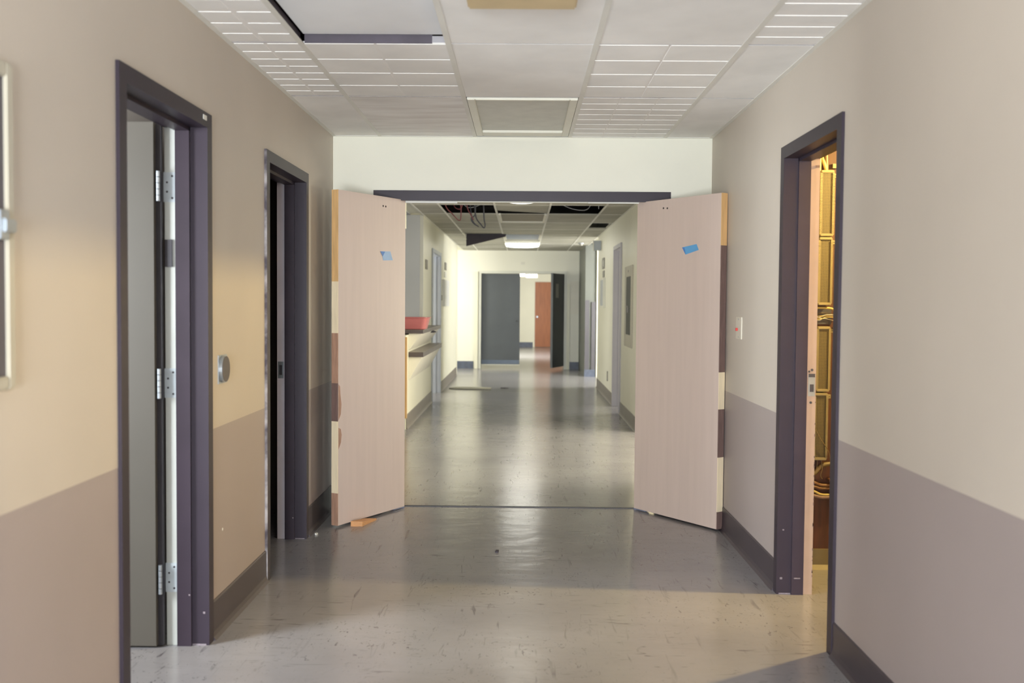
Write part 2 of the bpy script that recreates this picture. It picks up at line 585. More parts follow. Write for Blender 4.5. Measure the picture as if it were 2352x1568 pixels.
# ------------------------------------------------------------------ baseboards
def base(name, sx, y0, y1, h, m):
    b = B()
    x = W
    b.prism([(sx * x, 0), (sx * (x - 0.022), 0), (sx * (x - 0.012), 0.012), (sx * (x - 0.008), 0.03), (sx * (x - 0.007), h - 0.006),
             (sx * (x - 0.003), h), (sx * x, h)], 1, y0, y1)
    struct(name, b, m)


base('baseboard_left', -1, BACK, 3.008, 0.152, RUBBER)
base('baseboard_left.001', -1, 3.902, 4.738, 0.152, RUBBER)
base('baseboard_left.002', -1, 5.662, YE, 0.165, RUBBER)
base('baseboard_right', 1, BACK, 3.798, 0.135, RUBBER)
base('baseboard_right.001', 1, 4.682, YE, 0.145, RUBBER)
base('baseboard_left_far', -1, 10.53, 13.44, 0.15, RUBBER2)
base('baseboard_left_far.001', -1, 14.86, 18.52, 0.15, RUBBER2)
base('baseboard_right_far', 1, 10.45, 12.2, 0.15, RUBBER2)
base('baseboard_right_far.001', 1, 13.21, 16.05, 0.15, RUBBER2)
b = B()
b.box(-2.0, -0.99, YF - 0.012, YF, 0, 0.15)
b.box(0.98, 1.165, YF - 0.012, YF, 0, 0.15)
struct('baseboard_far', b, RUBBERB)
b = B()
b.box(1.375, 2.5, 5.085, 5.1, 0, 0.10)
b.prism([(5.06, 0.0), (5.085, 0.0), (5.085, 0.02)], 0, 1.375, 2.5)
struct('baseboard_closet', b, OLIVE)


# ------------------------------------------------------------------ door frames
def frame(name, sx, y0, y1, zt, cw, m, m2, rab, near_rab=None):
    """hollow metal frame in a side wall: face casing, rabbets and stop; far jamb rabbet has its own paint"""
    root = struct_root(name, (sx * W, (y0 + y1) / 2, 0))
    p = 0.012
    g = B()
    for a, c in ((y0 - cw, y0), (y1, y1 + cw)):
        g.box(sx * (W - p), sx * W, a, c, 0, zt + cw)
    g.box(sx * (W - p), sx * W, y0, y1, zt, zt + cw)
    g.build('casing', m, root)
    j = B()
    t = 0.004
    X0, X1, X2, X3 = W - p, W + 0.055, W + 0.110, W + T
    # far jamb, near jamb, head: thin liner, then stop in the middle
    j.box(sx * X0, sx * X2, y1 - t, y1, 0, zt, 0)
    j.box(sx * X0, sx * X2, y0, y0 + t, 0, zt, 0)
    j.box(sx * X0, sx * X3, y0, y1, zt - t, zt, 0)
    j.box(sx * X1, sx * X2, y1 - t - 0.014, y1 - t, 0, zt - t, 1)
    j.box(sx * X1, sx * X2, y0 + t, y0 + t + 0.014, 0, zt - t, 1)
    j.box(sx * X1, sx * X2, y0 + t, y1 - t, zt - t - 0.014, zt - t, 1)
    j.box(sx * X2, sx * X3, y0, y0 + t, 0, zt, 0)
    j.build('jamb', [m, m2], root)
    r = B()
    r.box(sx * X2, sx * X3, y1 - t, y1, 0, zt - t, 0)
    r.build('rabbet', rab, root)
    return root


def hinge(root, sx, y, z, m):
    """butt hinge seen on the far jamb: leaf plate, three knuckles and screws"""
    h = B()
    h.box(sx * (W + 0.112), sx * (W + T + 0.003), y - 0.0075, y - 0.004, z - 0.057, z + 0.057)
    o = h.build('hinge', m, root)
    k = B()
    for i in range(5):
        zz = z - 0.057 + i * 0.0232
        k.cyl((sx * (W + T + 0.012), y - 0.038, zz), 2, 0.0075, 0.0212, 14)
    k.build('knuckle', STEEL, o)
    for dx, dz in ((0.012, 0.042), (0.032, 0.018), (0.012, -0.042), (0.032, -0.018)):
        B().cyl((sx * (W + 0.112 + dx), y - 0.0085, z + dz), 1, 0.0042, 0.002, 10).build('screw', DARKM, o)
    return o


d1 = frame('door_1', -1, 3.06, 3.85, 2.02, 0.052, BROWN, BROWN2, RABBET)
for z in (1.787, 1.03, 0.268):
    hinge(d1, -1, 3.85, z, STEELB)
t = B()
t.box(-W + 0.012, -W + 0.0135, 3.795, 3.835, 2.040, 2.058)
t.build('frame_tag', PAPER, d1)
t = B()
t.box(-W - 0.125, -W - 0.152, 3.838, 3.846, 1.48, 1.585)
t.build('strike_cutout', DARKM, d1)
d2 = frame('door_2', -1, 4.79, 5.61, 2.02, 0.052, BROWN, BROWN2, RABBETL)
e = B()
e.box(-W, -W + 0.0125, 4.735, 4.738, 0.0, 2.072)
e.box(-W + 0.012, -W + 0.0128, 4.738, 4.741, 0.0, 1.3)
e.build('chipped_edge', CHIP, d2)
e = B()
e.box(-W - 0.118, -W - 0.150, 5.6035, 5.606, 0.915, 1.01)
o = e.build('strike_plate', STEEL, d2)
e = B()
e.box(-W - 0.126, -W - 0.142, 5.6025, 5.6035, 0.935, 0.99)
e.build('strike_hole', DARKM, o)
d3 = frame('door_3', 1, 3.85, 4.63, 2.03, 0.052, BROWN, BROWN2, RABBETP)
e = B()
e.box(W + 0.119, W + 0.150, 4.6235, 4.626, 0.93, 1.03)
o = e.build('strike_plate', STEEL, d3)
e = B()
e.box(W + 0.126, W + 0.144, 4.6225, 4.6235, 0.95, 0.985)
e.box(W + 0.120, W + 0.149, 4.6225, 4.6235, 1.018, 1.034)
e.cyl((W + 0.135, 4.6225, 1.052), 1, 0.006, 0.003, 10)
e.cyl((W + 0.122, 4.6225, 1.044), 1, 0.005, 0.003, 10)
e.cyl((W + 0.132, 4.6225, 0.90), 1, 0.006, 0.003, 10)
e.build('strike_hole', DARKM, o)
e = B()
for k in range(22):          # dents along the inner rabbet edge
    z = random.uniform(0.05, 0.92)
    e.box(W + 0.1525, W + 0.1555, 4.6232, 4.6262, z, z + random.uniform(0.004, 0.016))
e.box(W + 0.135, W + 0.152, 4.622, 4.626, 1.985, 1.995)
e.build('edge_dent', WOODD, d3)

for root_, sx_, yj, spots in ((d3, 1, 4.63, ((0.004, 0.015, 0.070, 0.080), (0.066, 0.095, 0.076, 0.081), (0.0, 0.055, 0.0, 0.006), (0.012, 0.02, 0.30, 0.306))),
                            (d1, -1, 3.85, ((0.0, 0.09, 0.0, 0.006), (0.004, 0.012, 0.125, 0.133), (0.058, 0.064, 0.20, 0.206))),
                            (d2, -1, 5.61, ((0.0, 0.12, 0.0, 0.005), (0.06, 0.066, 0.12, 0.127)))):
    for xa, xb, za, zb_ in spots:
        yy = yj - (0.0195 if xa >= 0.055 else 0.0055)
        c_ = B()
        c_.box(sx_ * (W + xa), sx_ * (W + min(xb, 0.054 if xa < 0.055 else xb)), yy, yy + 0.002, za, zb_)
        c_.build('paint_chip', CHIPW, root_)

# frame of the double doors in the cross wall
d4 = struct_root('door_4', (0, YE, 0))
g = B()
g.box(-0.957, 0.957, YE - 0.014, YE, 2.005, 2.07)
g.box(-0.957, -0.900, YE - 0.014, YE, 0, 2.005)
g.box(0.900, 0.957, YE - 0.014, YE, 0, 2.005)
g.box(-0.905, 0.905, YE, YE2 + 0.012, 2.045, 2.07)
g.box(-0.905, -0.895, YE, YE2, 0, 2.045)
g.box(0.895, 0.905, YE, YE2, 0, 2.045)
g.build('casing', BROWN, d4)
g = B()
g.box(-0.895, 0.895, 6.515, 6.55, 2.005, 2.045)
g.build('head_stop', FRAMEW, d4)
g = B()
g.box(-0.86, -0.42, 6.49, 6.512, 1.995, 2.012)
g.build('closer_rail', PAPER, d4)
g = B()
g.box(0.43, 0.86, 6.49, 6.512, 2.0, 2.017)
g.build('closer_rail', PAPER, d4)


# plain frames of the openings farther on
def far_frame(name, sx, y0, y1, zt, m):
    root = struct_root(name, (sx * W, (y0 + y1) / 2, 0))
    g = B()
    cw, p = 0.05, 0.018
    for a, c in ((y0 - cw, y0), (y1, y1 + cw)):
        g.box(sx * (W - p), sx * W, a, c, 0, zt + cw)
    g.box(sx * (W - p), sx * W, y0, y1, zt, zt + cw)
    g.box(sx * W, sx * (W + T), y0, y0 + 0.005, 0, zt)
    g.box(sx * W, sx * (W + T), y1 - 0.005, y1, 0, zt)
    g.box(sx * W, sx * (W + T), y0, y1, zt - 0.005, zt)
    g.box(sx * (W + 0.055), sx * (W + 0.1), y1 - 0.02, y1 - 0.005, 0, zt - 0.005)
    g.build('casing', m, root)


far_frame('door_5', -1, 13.5, 14.8, 2.03, JAMBL)
far_frame('door_6', 1, 12.26, 13.15, 2.05, JAMBR)
d7 = struct_root('door_7', (0, YF, 0))
g = B()
g.box(-0.889, -0.84, YF - 0.02, YF2, 0, 2.0)
g.box(0.86, 0.91, YF - 0.02, YF2, 0, 2.0)
g.box(-0.84, 0.86, YF - 0.02, YF2, 1.95, 2.0)
g.build('casing', JAMBE, d7)
g = B()
g.box(-0.97, -0.905, YF - 0.045, YF, 0.0, 1.98)
g.build('side_trim', CREAM, d7)
g = B()
g.box(0.925, 0.975, YF - 0.045, YF, 0.0, 1.75)
g.build('side_trim', CREAM, d7)
b = B()
b.box(-W - T - 0.01, -1.205, 18.55, 18.57, 0, CH)
b.box(-W, -1.205, 18.51, 18.55, 0.0, CH)
struct('trim_5', b, CREAM)
b = B()
b.box(0.34, 0.39, 30.47, 30.5, 0, 2.05)
struct('trim_6', b, CREAM)

# ------------------------------------------------------------------ double door leaves
def leaf(label, hinge_xy, free_xy, hand, bands, holes, zt):
    hx, hy = hinge_xy
    fx, fy = free_xy
    w = math.hypot(fx - hx, fy - hy)
    ang = math.atan2(fy - hy, fx - hx)
    root = thing('double_door_leaf', label, 'door', (hx, hy, 0), ang, 'propped open double doors')
    th = 0.046
    # local: x from hinge edge to free edge, the face towards the camera at y = 0, body towards hand*y
    p = B()
    p.box(0, w - 0.006, 0, hand * th, 0.013, zt)
    p.build('panel', LEAF, root, local=True)
    for i, (z1, z0, m) in enumerate(bands):
        e = B()
        e.box(w - 0.006, w, 0.0, hand * th, max(z0, 0.013), min(z1, zt))
        e.build('edge_strip', m, root, local=True)
    for sx_, z in holes:
        B().cyl((sx_, -hand * 0.0012, z), 1, 0.006, hand * 0.002, 10).build('screw_hole', SCREW, root, local=True)
    k = B()
    k.box(-0.01, 0.10, hand * 0.008, hand * 0.04, 0.003, 0.0125)
    k.cyl((-0.004, hand * 0.024, 0.0), 2, 0.018, 0.012, 16)
    k.build('floor_pivot', PIVOT, root, local=True)
    return root, w, ang


LL, lw, la = leaf('left leaf of the propped open pinkish double doors, scrap of pale tape on it', (-0.755, 6.48), (-1.085, 5.888), -1,
                  [(2.02, 1.47, WOODL), (1.47, 1.164, WOODC), (1.164, 0.866, WOODP), (0.866, 0.638, WOODD), (0.638, 0.207, WOODC),
                   (0.207, 0.0, WOODP)], [(0.238, 1.953), (0.211, 1.952)], 2.012)
RL, rw, ra = leaf('right leaf of the propped open pinkish double doors, strip of bright blue tape on it', (0.752, 6.50), (1.178, 5.893), 1,
                  [(2.02, 1.70, WOODL), (1.70, 0.95, WOODD), (0.95, 0.73, WOODC), (0.73, 0.443, WOODD), (0.443, 0.117, WOODC),
                   (0.117, 0.0, WOODD)], [(0.243, 1.954), (0.278, 1.951)], 2.008)
c = B()
for pts in ([(0.62 + 0.049, 0.86), (0.655, 0.845), (0.652, 0.80), (0.642, 0.74), (0.647, 0.68), (0.669, 0.645)],
            [(0.669, 0.60), (0.648, 0.59), (0.640, 0.555), (0.646, 0.51), (0.669, 0.47)]):
    c.prism(pts, 1, 0.0006, -0.0)
c.build('chipped_veneer', WOODP, LL, local=True)


def on_leaf(root_xy, ang, s, n, z, hand):
    """world point at distance s along a leaf, n in front of its face"""
    return (root_xy[0] + math.cos(ang) * s + math.sin(ang) * n * hand,
            root_xy[1] + math.sin(ang) * s - math.cos(ang) * n * hand, z)


def tape(label, root_xy, ang, hand, poly, m, fold, mf):
    t = B()
    n = len(poly)
    v = [on_leaf(root_xy, ang, s, 0.0006, z, hand) for s, z in poly] + [on_leaf(root_xy, ang, s, 0.0016, z, hand) for s, z in poly]
    t.add(v, [tuple(range(n)), tuple(range(2 * n - 1, n - 1, -1))] + [(i, (i + 1) % n, n + (i + 1) % n, n + i) for i in range(n)])
    n = len(fold)
    v = [on_leaf(root_xy, ang, s, 0.0017, z, hand) for s, z in fold] + [on_leaf(root_xy, ang, s, 0.0026, z, hand) for s, z in fold]
    t.add(v, [tuple(range(n)), tuple(range(2 * n - 1, n - 1, -1))] + [(i, (i + 1) % n, n + (i + 1) % n, n + i) for i in range(n)], 1)
    tag(t.build('masking_tape', [m, mf]), label, 'tape', 'tape scraps on the double doors')


tape('pale blue tape scrap with a folded corner on left double door leaf', (-0.755, 6.48), la, -1,
     [(0.262, 1.668), (0.164, 1.672), (0.136, 1.617), (0.238, 1.612), (0.245, 1.640)], TAPEP,
     [(0.268, 1.668), (0.219, 1.668), (0.243, 1.638)], TAPED)
tape('bright blue tape strip stuck at a slant on right double door leaf', (0.752, 6.50), ra, 1,
     [(0.415, 1.701), (0.538, 1.716), (0.557, 1.680), (0.446, 1.656)], TAPE,
     [(0.415, 1.701), (0.437, 1.698), (0.446, 1.656)], TAPED)

# wooden wedge under the left leaf
wd = B()
wd.prism([(-1.012, 0.0), (-0.93, 0.0), (-0.905, 0.011), (-1.0, 0.034)], 1, 5.94, 5.99)
v0 = [(-1.013, 5.935, 0), (-0.943, 5.935, 0), (-0.885, 6.12, 0), (-0.955, 6.12, 0),
      (-1.013, 5.935, 0.032), (-0.943, 5.935, 0.030), (-0.885, 6.12, 0.010), (-0.955, 6.12, 0.010)]
wd = B()
wd.add(v0, [(0, 3, 2, 1), (4, 5, 6, 7), (0, 1, 5, 4), (1, 2, 6, 5), (2, 3, 7, 6), (3, 0, 4, 7)])
tag(wd.build('door_wedge', WEDGE), 'small bare wood wedge on the floor under the left double door leaf', 'wedge')

# ------------------------------------------------------------------ office door leaf (left, first opening)
rt = thing('office_door_leaf', 'grey-beige door standing open inside the first left doorway', 'door', (-1.398, 3.80, 0))
p = B()
p.box(-2.17, -1.400, 3.803, 3.845, 0.008, 2.03)
p.build('panel', DOORG, rt, bevel=0.002)
p = B()
p.box(-1.400, -1.379, 3.822, 3.840, 0.008, 2.03)  # dark strip stands in for the shaded gap between leaf and jamb
p.build('edge_strip', DARKM, rt)
for s_ in (1, -1):
    k = B()
    yk = 3.803 if s_ > 0 else 3.845
    k.cyl((-2.10, yk, 0.96), 1, 0.03, -s_ * 0.012, 20)
    k.cyl((-2.10, yk - s_ * 0.012, 0.96), 1, 0.011, -s_ * 0.035, 14)
    k.cyl((-2.10, yk - s_ * 0.04, 0.96), 1, 0.027, -s_ * 0.03, 20, 0, 0.022)
    k.build('knob', STEEL, rt)

# ------------------------------------------------------------------ wall fittings, near corridor
rt = thing('wall_cabinet', 'white-framed wall cabinet with grey pane and bright latch, at the left edge of the photo', 'cabinet', (-W, 2.1, 1.13),
           group='extinguisher cabinets')
f = B()
f.box(-W, -W + 0.014, 2.345, 2.378, 1.137, 1.908)
f.box(-W, -W + 0.014, 1.80, 1.838, 1.137, 1.908)
f.box(-W, -W + 0.014, 1.838, 2.345, 1.137, 1.168)
f.box(-W, -W + 0.014, 1.838, 2.345, 1.872, 1.908)
f.build('frame', FRAMEC, rt, bevel=0.004)
f = B()
f.box(-W, -W + 0.006, 1.838, 2.345, 1.168, 1.872)
f.build('pane', NEARPANE, rt)
f = B()
f.box(-W + 0.006, -W + 0.020, 2.300, 2.344, 1.49, 1.56)
f.box(-W + 0.014, -W + 0.026, 2.315, 2.366, 1.508, 1.54)
f.build('latch', STEEL, rt, bevel=0.003)

rt = thing('door_holder', 'round silver wall plate with dark face between the two left doorways', 'door holder', (-W, 4.06, 1.01))
f = B()
f.box(-W, -W + 0.004, 4.003, 4.117, 1.014, 1.13)
f.build('back_plate', STEEL, rt)
f = B()
f.cyl((-W + 0.004, 4.062, 1.072), 0, 0.055, 0.012, 40)
f.build('rim', STEEL, rt)
f = B()
f.cyl((-W + 0.016, 4.062, 1.072), 0, 0.0525, 0.0015, 40)
f.build('face', mat('grey_holder_face', '585356', 0.5, 0.08, 20.0), rt)

rt = thing('light_switch', 'cream switch plate with red toggle beside the right double door leaf', 'switch', (W, 5.56, 1.16))
f = B()
f.box(W - 0.006, W, 5.49, 5.63, 1.16, 1.283)
f.build('plate', SWITCHP, rt, bevel=0.002)
f = B()
f.box(W - 0.018, W - 0.006, 5.575, 5.590, 1.205, 1.222)
f.build('toggle', RED, rt, bevel=0.002)
for z in (1.172, 1.271):
    B().cyl((W - 0.0075, 5.56, z), 0, 0.004, 0.002, 10).build('screw', STEEL, rt)
chip = B()
chip.cyl((-W, 4.06, 0.41), 0, 0.006, 0.0012, 9)
tag(chip.build('paint_chip', PAPER), 'tiny white paint chip on the mauve wall below the round silver plate', 'paint chip')

# ------------------------------------------------------------------ ceilings
XC = [-W, -0.915, -0.305, 0.305, 0.915, W]
YN = [0.55, 1.75, 2.95, 4.15, 5.215, YE]
TZ = CH                      # underside of the tiles


def grid(name, xs, ys, x0, x1, y0, y1, cross=True):
    b = B()
    h = 0.012
    for x in xs:
        b.box(x - h, x + h, y0, y1, TZ - 0.003, TZ - 0.0005)
    for y in (ys if cross else ()):
        b.box(x0, x1, y - h * 0.8, y + h * 0.8, TZ - 0.0028, TZ - 0.0006)
    for x, s in ((x0, 1), (x1, -1)):
        b.box(x, x + s * 0.022, y0, y1, TZ - 0.0035, TZ - 0.0004)
    for y, s in ((y0, 1), (y1, -1)):
        b.box(x0, x1, y, y + s * 0.022, TZ - 0.0034, TZ - 0.0005)
    return struct(name, b, GRID)


grid('trim_7', XC[1:-1], YN[1:-1], -W, W, BACK, YE, False)
GN = 'suspended ceiling tiles of the near corridor'


def tile(label, x0, x1, y0, y1, m=None, cells=None, lift=0.0, shrink=0.005, group=GN, edges=(1, 1, 1, 1), thick=0.009):
    b = B()
    g = shrink
    x0, x1, y0, y1 = x0 + g * edges[0], x1 - g * edges[1], y0 + g * edges[2], y1 - g * edges[3]
    z = TZ + lift
    if not cells:
        b.box(x0, x1, y0, y1, z, z + thick)
        o = b.build('ceiling_tile', m or TILE)
    else:
        nx, ny, gap = cells
        b.box(x0, x1, y0, y1, z + 0.002, z + thick, 1)
        cx, cy = (x1 - x0) / nx, (y1 - y0) / ny
        for i in range(nx):
            for k in range(ny):
                gx0 = gap * 0.6 if i > 0 else 0.0
                gx1 = gap * 0.6 if i < nx - 1 else 0.0
                b.box(x0 + i * cx + gx0, x0 + (i + 1) * cx - gx1, y0 + k * cy + gap, y0 + (k + 1) * cy - gap, z, z + 0.002, 0)
        o = b.build('ceiling_tile', [m or TILE, TILEW])
    return tag(o, label, 'ceiling tile', group)


c1, c2, c3, c4, c5 = [(XC[i], XC[i + 1]) for i in range(5)]
R1, R2, R3 = (5.215, YE), (4.15, 5.215), (2.95, 4.15)
tile('plain narrow grey ceiling tile in the corner above the left double door leaf', *c1, *R1)
tile('ceiling tile with a faint grey water stain beside the unlit recessed light', *c2, *R1, m=TILES)
tile('finely scored ceiling tile right of the unlit recessed light', *c4, *R1, cells=(3, 8, 0.006))
tile('plain narrow grey ceiling tile in the corner above the right double door leaf', *c5, *R1)
tile('narrow scored ceiling tile along left wall, next to the four-row scored tile', *c1, *R2, cells=(2, 8, 0.012))
tile('scored ceiling tile with four rows left of centre, behind the dark gap', *c2, *R2, cells=(2, 4, 0.009))
tile('plain square ceiling tile between the surface lamp and the unlit recessed light', *c3, *R2)
tile('scored ceiling tile with four rows right of centre', *c4, *R2, cells=(2, 4, 0.009))
tile('plain narrow ceiling tile along the right wall, behind a scored one', *c5, *R2)
tile('narrow scored ceiling tile along left wall, beside the raised tile with dark gap', *c1, *R3, cells=(2, 8, 0.018))
b = B()
for xa, xb in zip(XC[:-1], XC[1:]):
    b.box(xa + 0.014, xb - 0.014, 5.2075, 5.2095, TZ - 0.0015, TZ + 0.012)
for k in (0, 2, 3, 4):
    b.box(XC[k] + 0.014, XC[k + 1] - 0.014, 4.1425, 4.1445, TZ - 0.0012, TZ + 0.012)
struct('trim_13', b, mat('grey_tee_web', '8f8a8a', 0.6, 0.1, 9.0))
tile('pale raised ceiling tile with dark gaps round it, left of surface lamp', *c2, *R3, m=TILE2, lift=0.034, shrink=0.012)
tile('plain ceiling tile behind the yellowed surface lamp', *c3, *R3)
tile('plain wide ceiling tile right of the yellowed surface lamp', *c4, *R3)
tile('narrow ridged ceiling tile along the right wall at the top edge of the photo', *c5, *R3, cells=(1, 8, 0.03))
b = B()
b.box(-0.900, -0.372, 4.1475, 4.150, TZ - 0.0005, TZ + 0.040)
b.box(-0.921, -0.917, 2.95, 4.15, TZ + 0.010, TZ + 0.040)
struct('trim_11', b, mat('purple_gap_shade', '4a434e', 0.6, 0.15, 9.0))  # dark strips paint the shade in the gaps beside the raised tile
b = B()
b.box(-0.372, -0.318, 4.1475, 4.150, TZ + 0.004, TZ + 0.030)
struct('trim_12', b, mat('dull_clip_metal', '9a989c', 0.5, 0.1, 9.0))
# the rest of this ceiling lies over the camera, outside the view
b = B()
b.box(-W, W, BACK, 2.945, TZ, TZ + 0.014)
struct('ceiling_near', b, TILE)

# unlit recessed troffer
rt = thing('recessed_light', 'unlit recessed ceiling light with grey frosted lens above the double doors', 'ceiling light', (0, 5.83, TZ))
f = B()
x0, x1, y0, y1 = -0.290, 0.290, 5.232, 6.36
f.box(x0, x0 + 0.042, y0, y1, TZ - 0.010, TZ + 0.02)
f.box(x1 - 0.042, x1, y0, y1, TZ - 0.010, TZ + 0.02)
f.box(x0 + 0.042, x1 - 0.042, y0, y0 + 0.03, TZ - 0.010, TZ + 0.02)
f.box(x0 + 0.042, x1 - 0.042, y1 - 0.13, y1, TZ - 0.010, TZ + 0.02)
f.build('frame', FRAMEW, rt, bevel=0.003)
f = B()
f.box(x0 + 0.042, x1 - 0.042, y0 + 0.03, y1 - 0.13, TZ + 0.004, TZ + 0.010)
f.build('lens', LENS, rt)
# surface lamp over the near centre
rt = thing('surface_ceiling_light', 'unlit yellowed surface-mounted ceiling lamp at the top edge of the photo', 'ceiling light', (0, 2.8, 2.41))
f = B()
a0, a1 = (-0.225, 0.225, 2.30, 3.42), (-0.182, 0.182, 2.36, 3.36)
v = [(a0[0], a0[2], 2.414), (a0[1], a0[2], 2.414), (a0[1], a0[3], 2.414), (a0[0], a0[3], 2.414),
     (a1[0], a1[2], 2.375), (a1[1], a1[2], 2.375), (a1[1], a1[3], 2.375), (a1[0], a1[3], 2.375)]
f.add(v, [(0, 1, 2, 3), (7, 6, 5, 4), (0, 4, 5, 1), (1, 5, 6, 2), (2, 6, 7, 3), (3, 7, 4, 0)])
f.build('housing', mat('grey_lamp_housing', 'a8a294', 0.5, 0.04, 6.0), rt)
f = B()
f.box(-0.180, 0.180, 2.362, 3.358, 2.328, 2.3748)
f.build('diffuser', YELLOW, rt, bevel=0.006)

# ---- far corridor
YFAR = [10.9, 12.0, 13.25, 14.45, 15.55, 16.75, 17.95, 19.15, YF]
grid('trim_8', XC[1:-1], YFAR[:-1], -W, W, 10.4, YF)
b = B()
b.box(-W, W, YE2, 10.888, TZ, TZ + 0.014)
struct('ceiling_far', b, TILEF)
b = B()
b.box(-W, -1.1, YE2, 6.66, TZ - 0.003, TZ - 0.0005)
for y in (7.3, 8.5, 9.7):
    b.box(-W, W, y - 0.01, y + 0.01, TZ - 0.003, TZ - 0.0005)
for x in XC[1:-1]:
    b.box(x - 0.012, x + 0.012, YE2, 10.4, TZ - 0.003, TZ - 0.0005)
struct('trim_9', b, GRID)
GF = 'suspended ceiling tiles of the far corridor'
cols = ['left edge', 'left', 'middle', 'right', 'right edge']
rows = ['level with the two dark openings', 'first row behind the two dark openings', 'second row behind the two dark openings',
        'third row behind the two dark openings', 'level with the blue-grey lens', 'just in front of the lit far lamp',
        'beside the lit far lamp', 'touching the far end wall']
gone = {(0, 1), (0, 3), (0, 2), (1, 2), (4, 1), (4, 2), (6, 2), (2, 4), (3, 1)}
for r in range(8):
    for k in range(5):
        if (r, k) in gone:
            continue
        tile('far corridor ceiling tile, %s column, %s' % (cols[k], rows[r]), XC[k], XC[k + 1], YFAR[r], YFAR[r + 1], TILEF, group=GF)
# half tile beside the small dark opening
tile('half ceiling tile beside the small dark opening near the right far wall', 0.915, W, 14.19, 14.45, TILEF, group=GF)
tile('ceiling tile strip between the right far wall and the small dark opening', 1.17, W, 13.25, 14.19, TILEF, group=GF)
tile('far corridor ceiling tile above the cable loops, level with the dark sagging panel', *c2, 14.45, 15.40, TILEF, group=GF)
tile('far corridor ceiling tile behind the dark sagging panel, left of the lens', *c2, 15.62, 16.75, TILEF, group=GF)
# tilted tile and its light lens in the first visible row
b = B()
z = TZ + 0.001
b.prism([(-0.290, 10.915), (0.290, 10.915), (0.290, 11.90), (-0.290, 11.58)], 2, z, z + 0.010)
tag(b.build('ceiling_tile', TILEF), 'skewed ceiling tile with a dark wedge gap between the two dark ceiling openings', 'ceiling tile', GF)
rt = thing('recessed_light', 'unlit tan ceiling lens behind the skewed tile between the dark openings', 'ceiling light', (0, 12.6, TZ))
f = B()
f.box(-0.29, 0.29, 13.10, 13.22, TZ - 0.012, TZ + 0.01)
f.box(-0.29, -0.262, 12.03, 13.10, TZ - 0.012, TZ + 0.01)
f.box(0.262, 0.29, 12.03, 13.10, TZ - 0.012, TZ + 0.01)
f.build('frame', FRAMEW, rt)
f = B()
f.box(-0.262, 0.262, 12.03, 13.10, TZ + 0.002, TZ + 0.008)
f.build('lens', mat('tan_lens', '8a8370', 0.5, 0.05, 6.0), rt)
rt = thing('recessed_light', 'blue-grey unlit ceiling lens in front of the lit far lamp', 'ceiling light', (0, 16.1, TZ))
gone_fix = B()
gone_fix.box(-0.262, 0.262, 15.58, 16.72, TZ - 0.006, TZ + 0.0)
gone_fix.build('lens', LENSB, rt)
f = B()
f.box(-0.30, -0.262, 15.57, 16.73, TZ - 0.012, TZ + 0.0)
f.box(0.262, 0.30, 15.57, 16.73, TZ - 0.012, TZ + 0.0)
f.build('frame', FRAMEW, rt)
# panel hanging by one corner
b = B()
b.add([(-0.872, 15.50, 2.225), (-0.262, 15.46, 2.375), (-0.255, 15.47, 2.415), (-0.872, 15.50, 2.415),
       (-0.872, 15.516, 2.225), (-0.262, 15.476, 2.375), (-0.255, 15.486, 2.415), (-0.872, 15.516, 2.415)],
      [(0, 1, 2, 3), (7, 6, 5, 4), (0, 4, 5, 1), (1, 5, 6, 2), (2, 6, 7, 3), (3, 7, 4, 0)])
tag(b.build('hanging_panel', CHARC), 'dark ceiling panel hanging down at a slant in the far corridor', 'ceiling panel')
b = B()
b.add([(-0.885, 15.2, 2.415), (-0.872, 15.2, 2.415), (-0.872, 15.49, 2.36), (-0.90, 15.49, 2.36)], [(0, 1, 2, 3)])
b.tube([(-0.905, 15.1, 2.412), (-0.885, 15.3, 2.395), (-0.875, 15.48, 2.33)], 0.010, 8)
b.v, b.f, b.m = b.v[4:], [tuple(i - 4 for i in f_) for f_ in b.f[1:]], b.m[1:]
tag(b.build('bent_grid_strip', FRAMEW), 'bent white ceiling strip at the left end of the dark hanging panel', 'ceiling strip')


def lamp(label, y0, y1, hw, depth, x, m):
    rt = thing('wraparound_light', label, 'ceiling light', (x, (y0 + y1) / 2, TZ - 0.004), group='lit wraparound lamps')
    f = B()
    f.box(x - hw - 0.01, x + hw + 0.01, y0, y1, TZ - 0.022, TZ - 0.004)
    f.build('housing', FRAMEW, rt)
    f = B()
    n = 14
    pts = [(x + hw * math.cos(math.pi * i / n), TZ - 0.022 - (depth - 0.022) * math.sin(math.pi * i / n) ** 0.6) for i in range(n + 1)]
    f.prism(pts, 1, y0 + 0.01, y1 - 0.01)
    f.build('diffuser', m, rt)


lamp('lit ceiling lamp just under the dark door head', 9.0, 9.95, 0.17, 0.085, -0.01, LAMPN)
lamp('wide glowing ceiling lamp before the far end wall', 17.5, 18.2, 0.30, 0.062, 0.0, LAMPE)

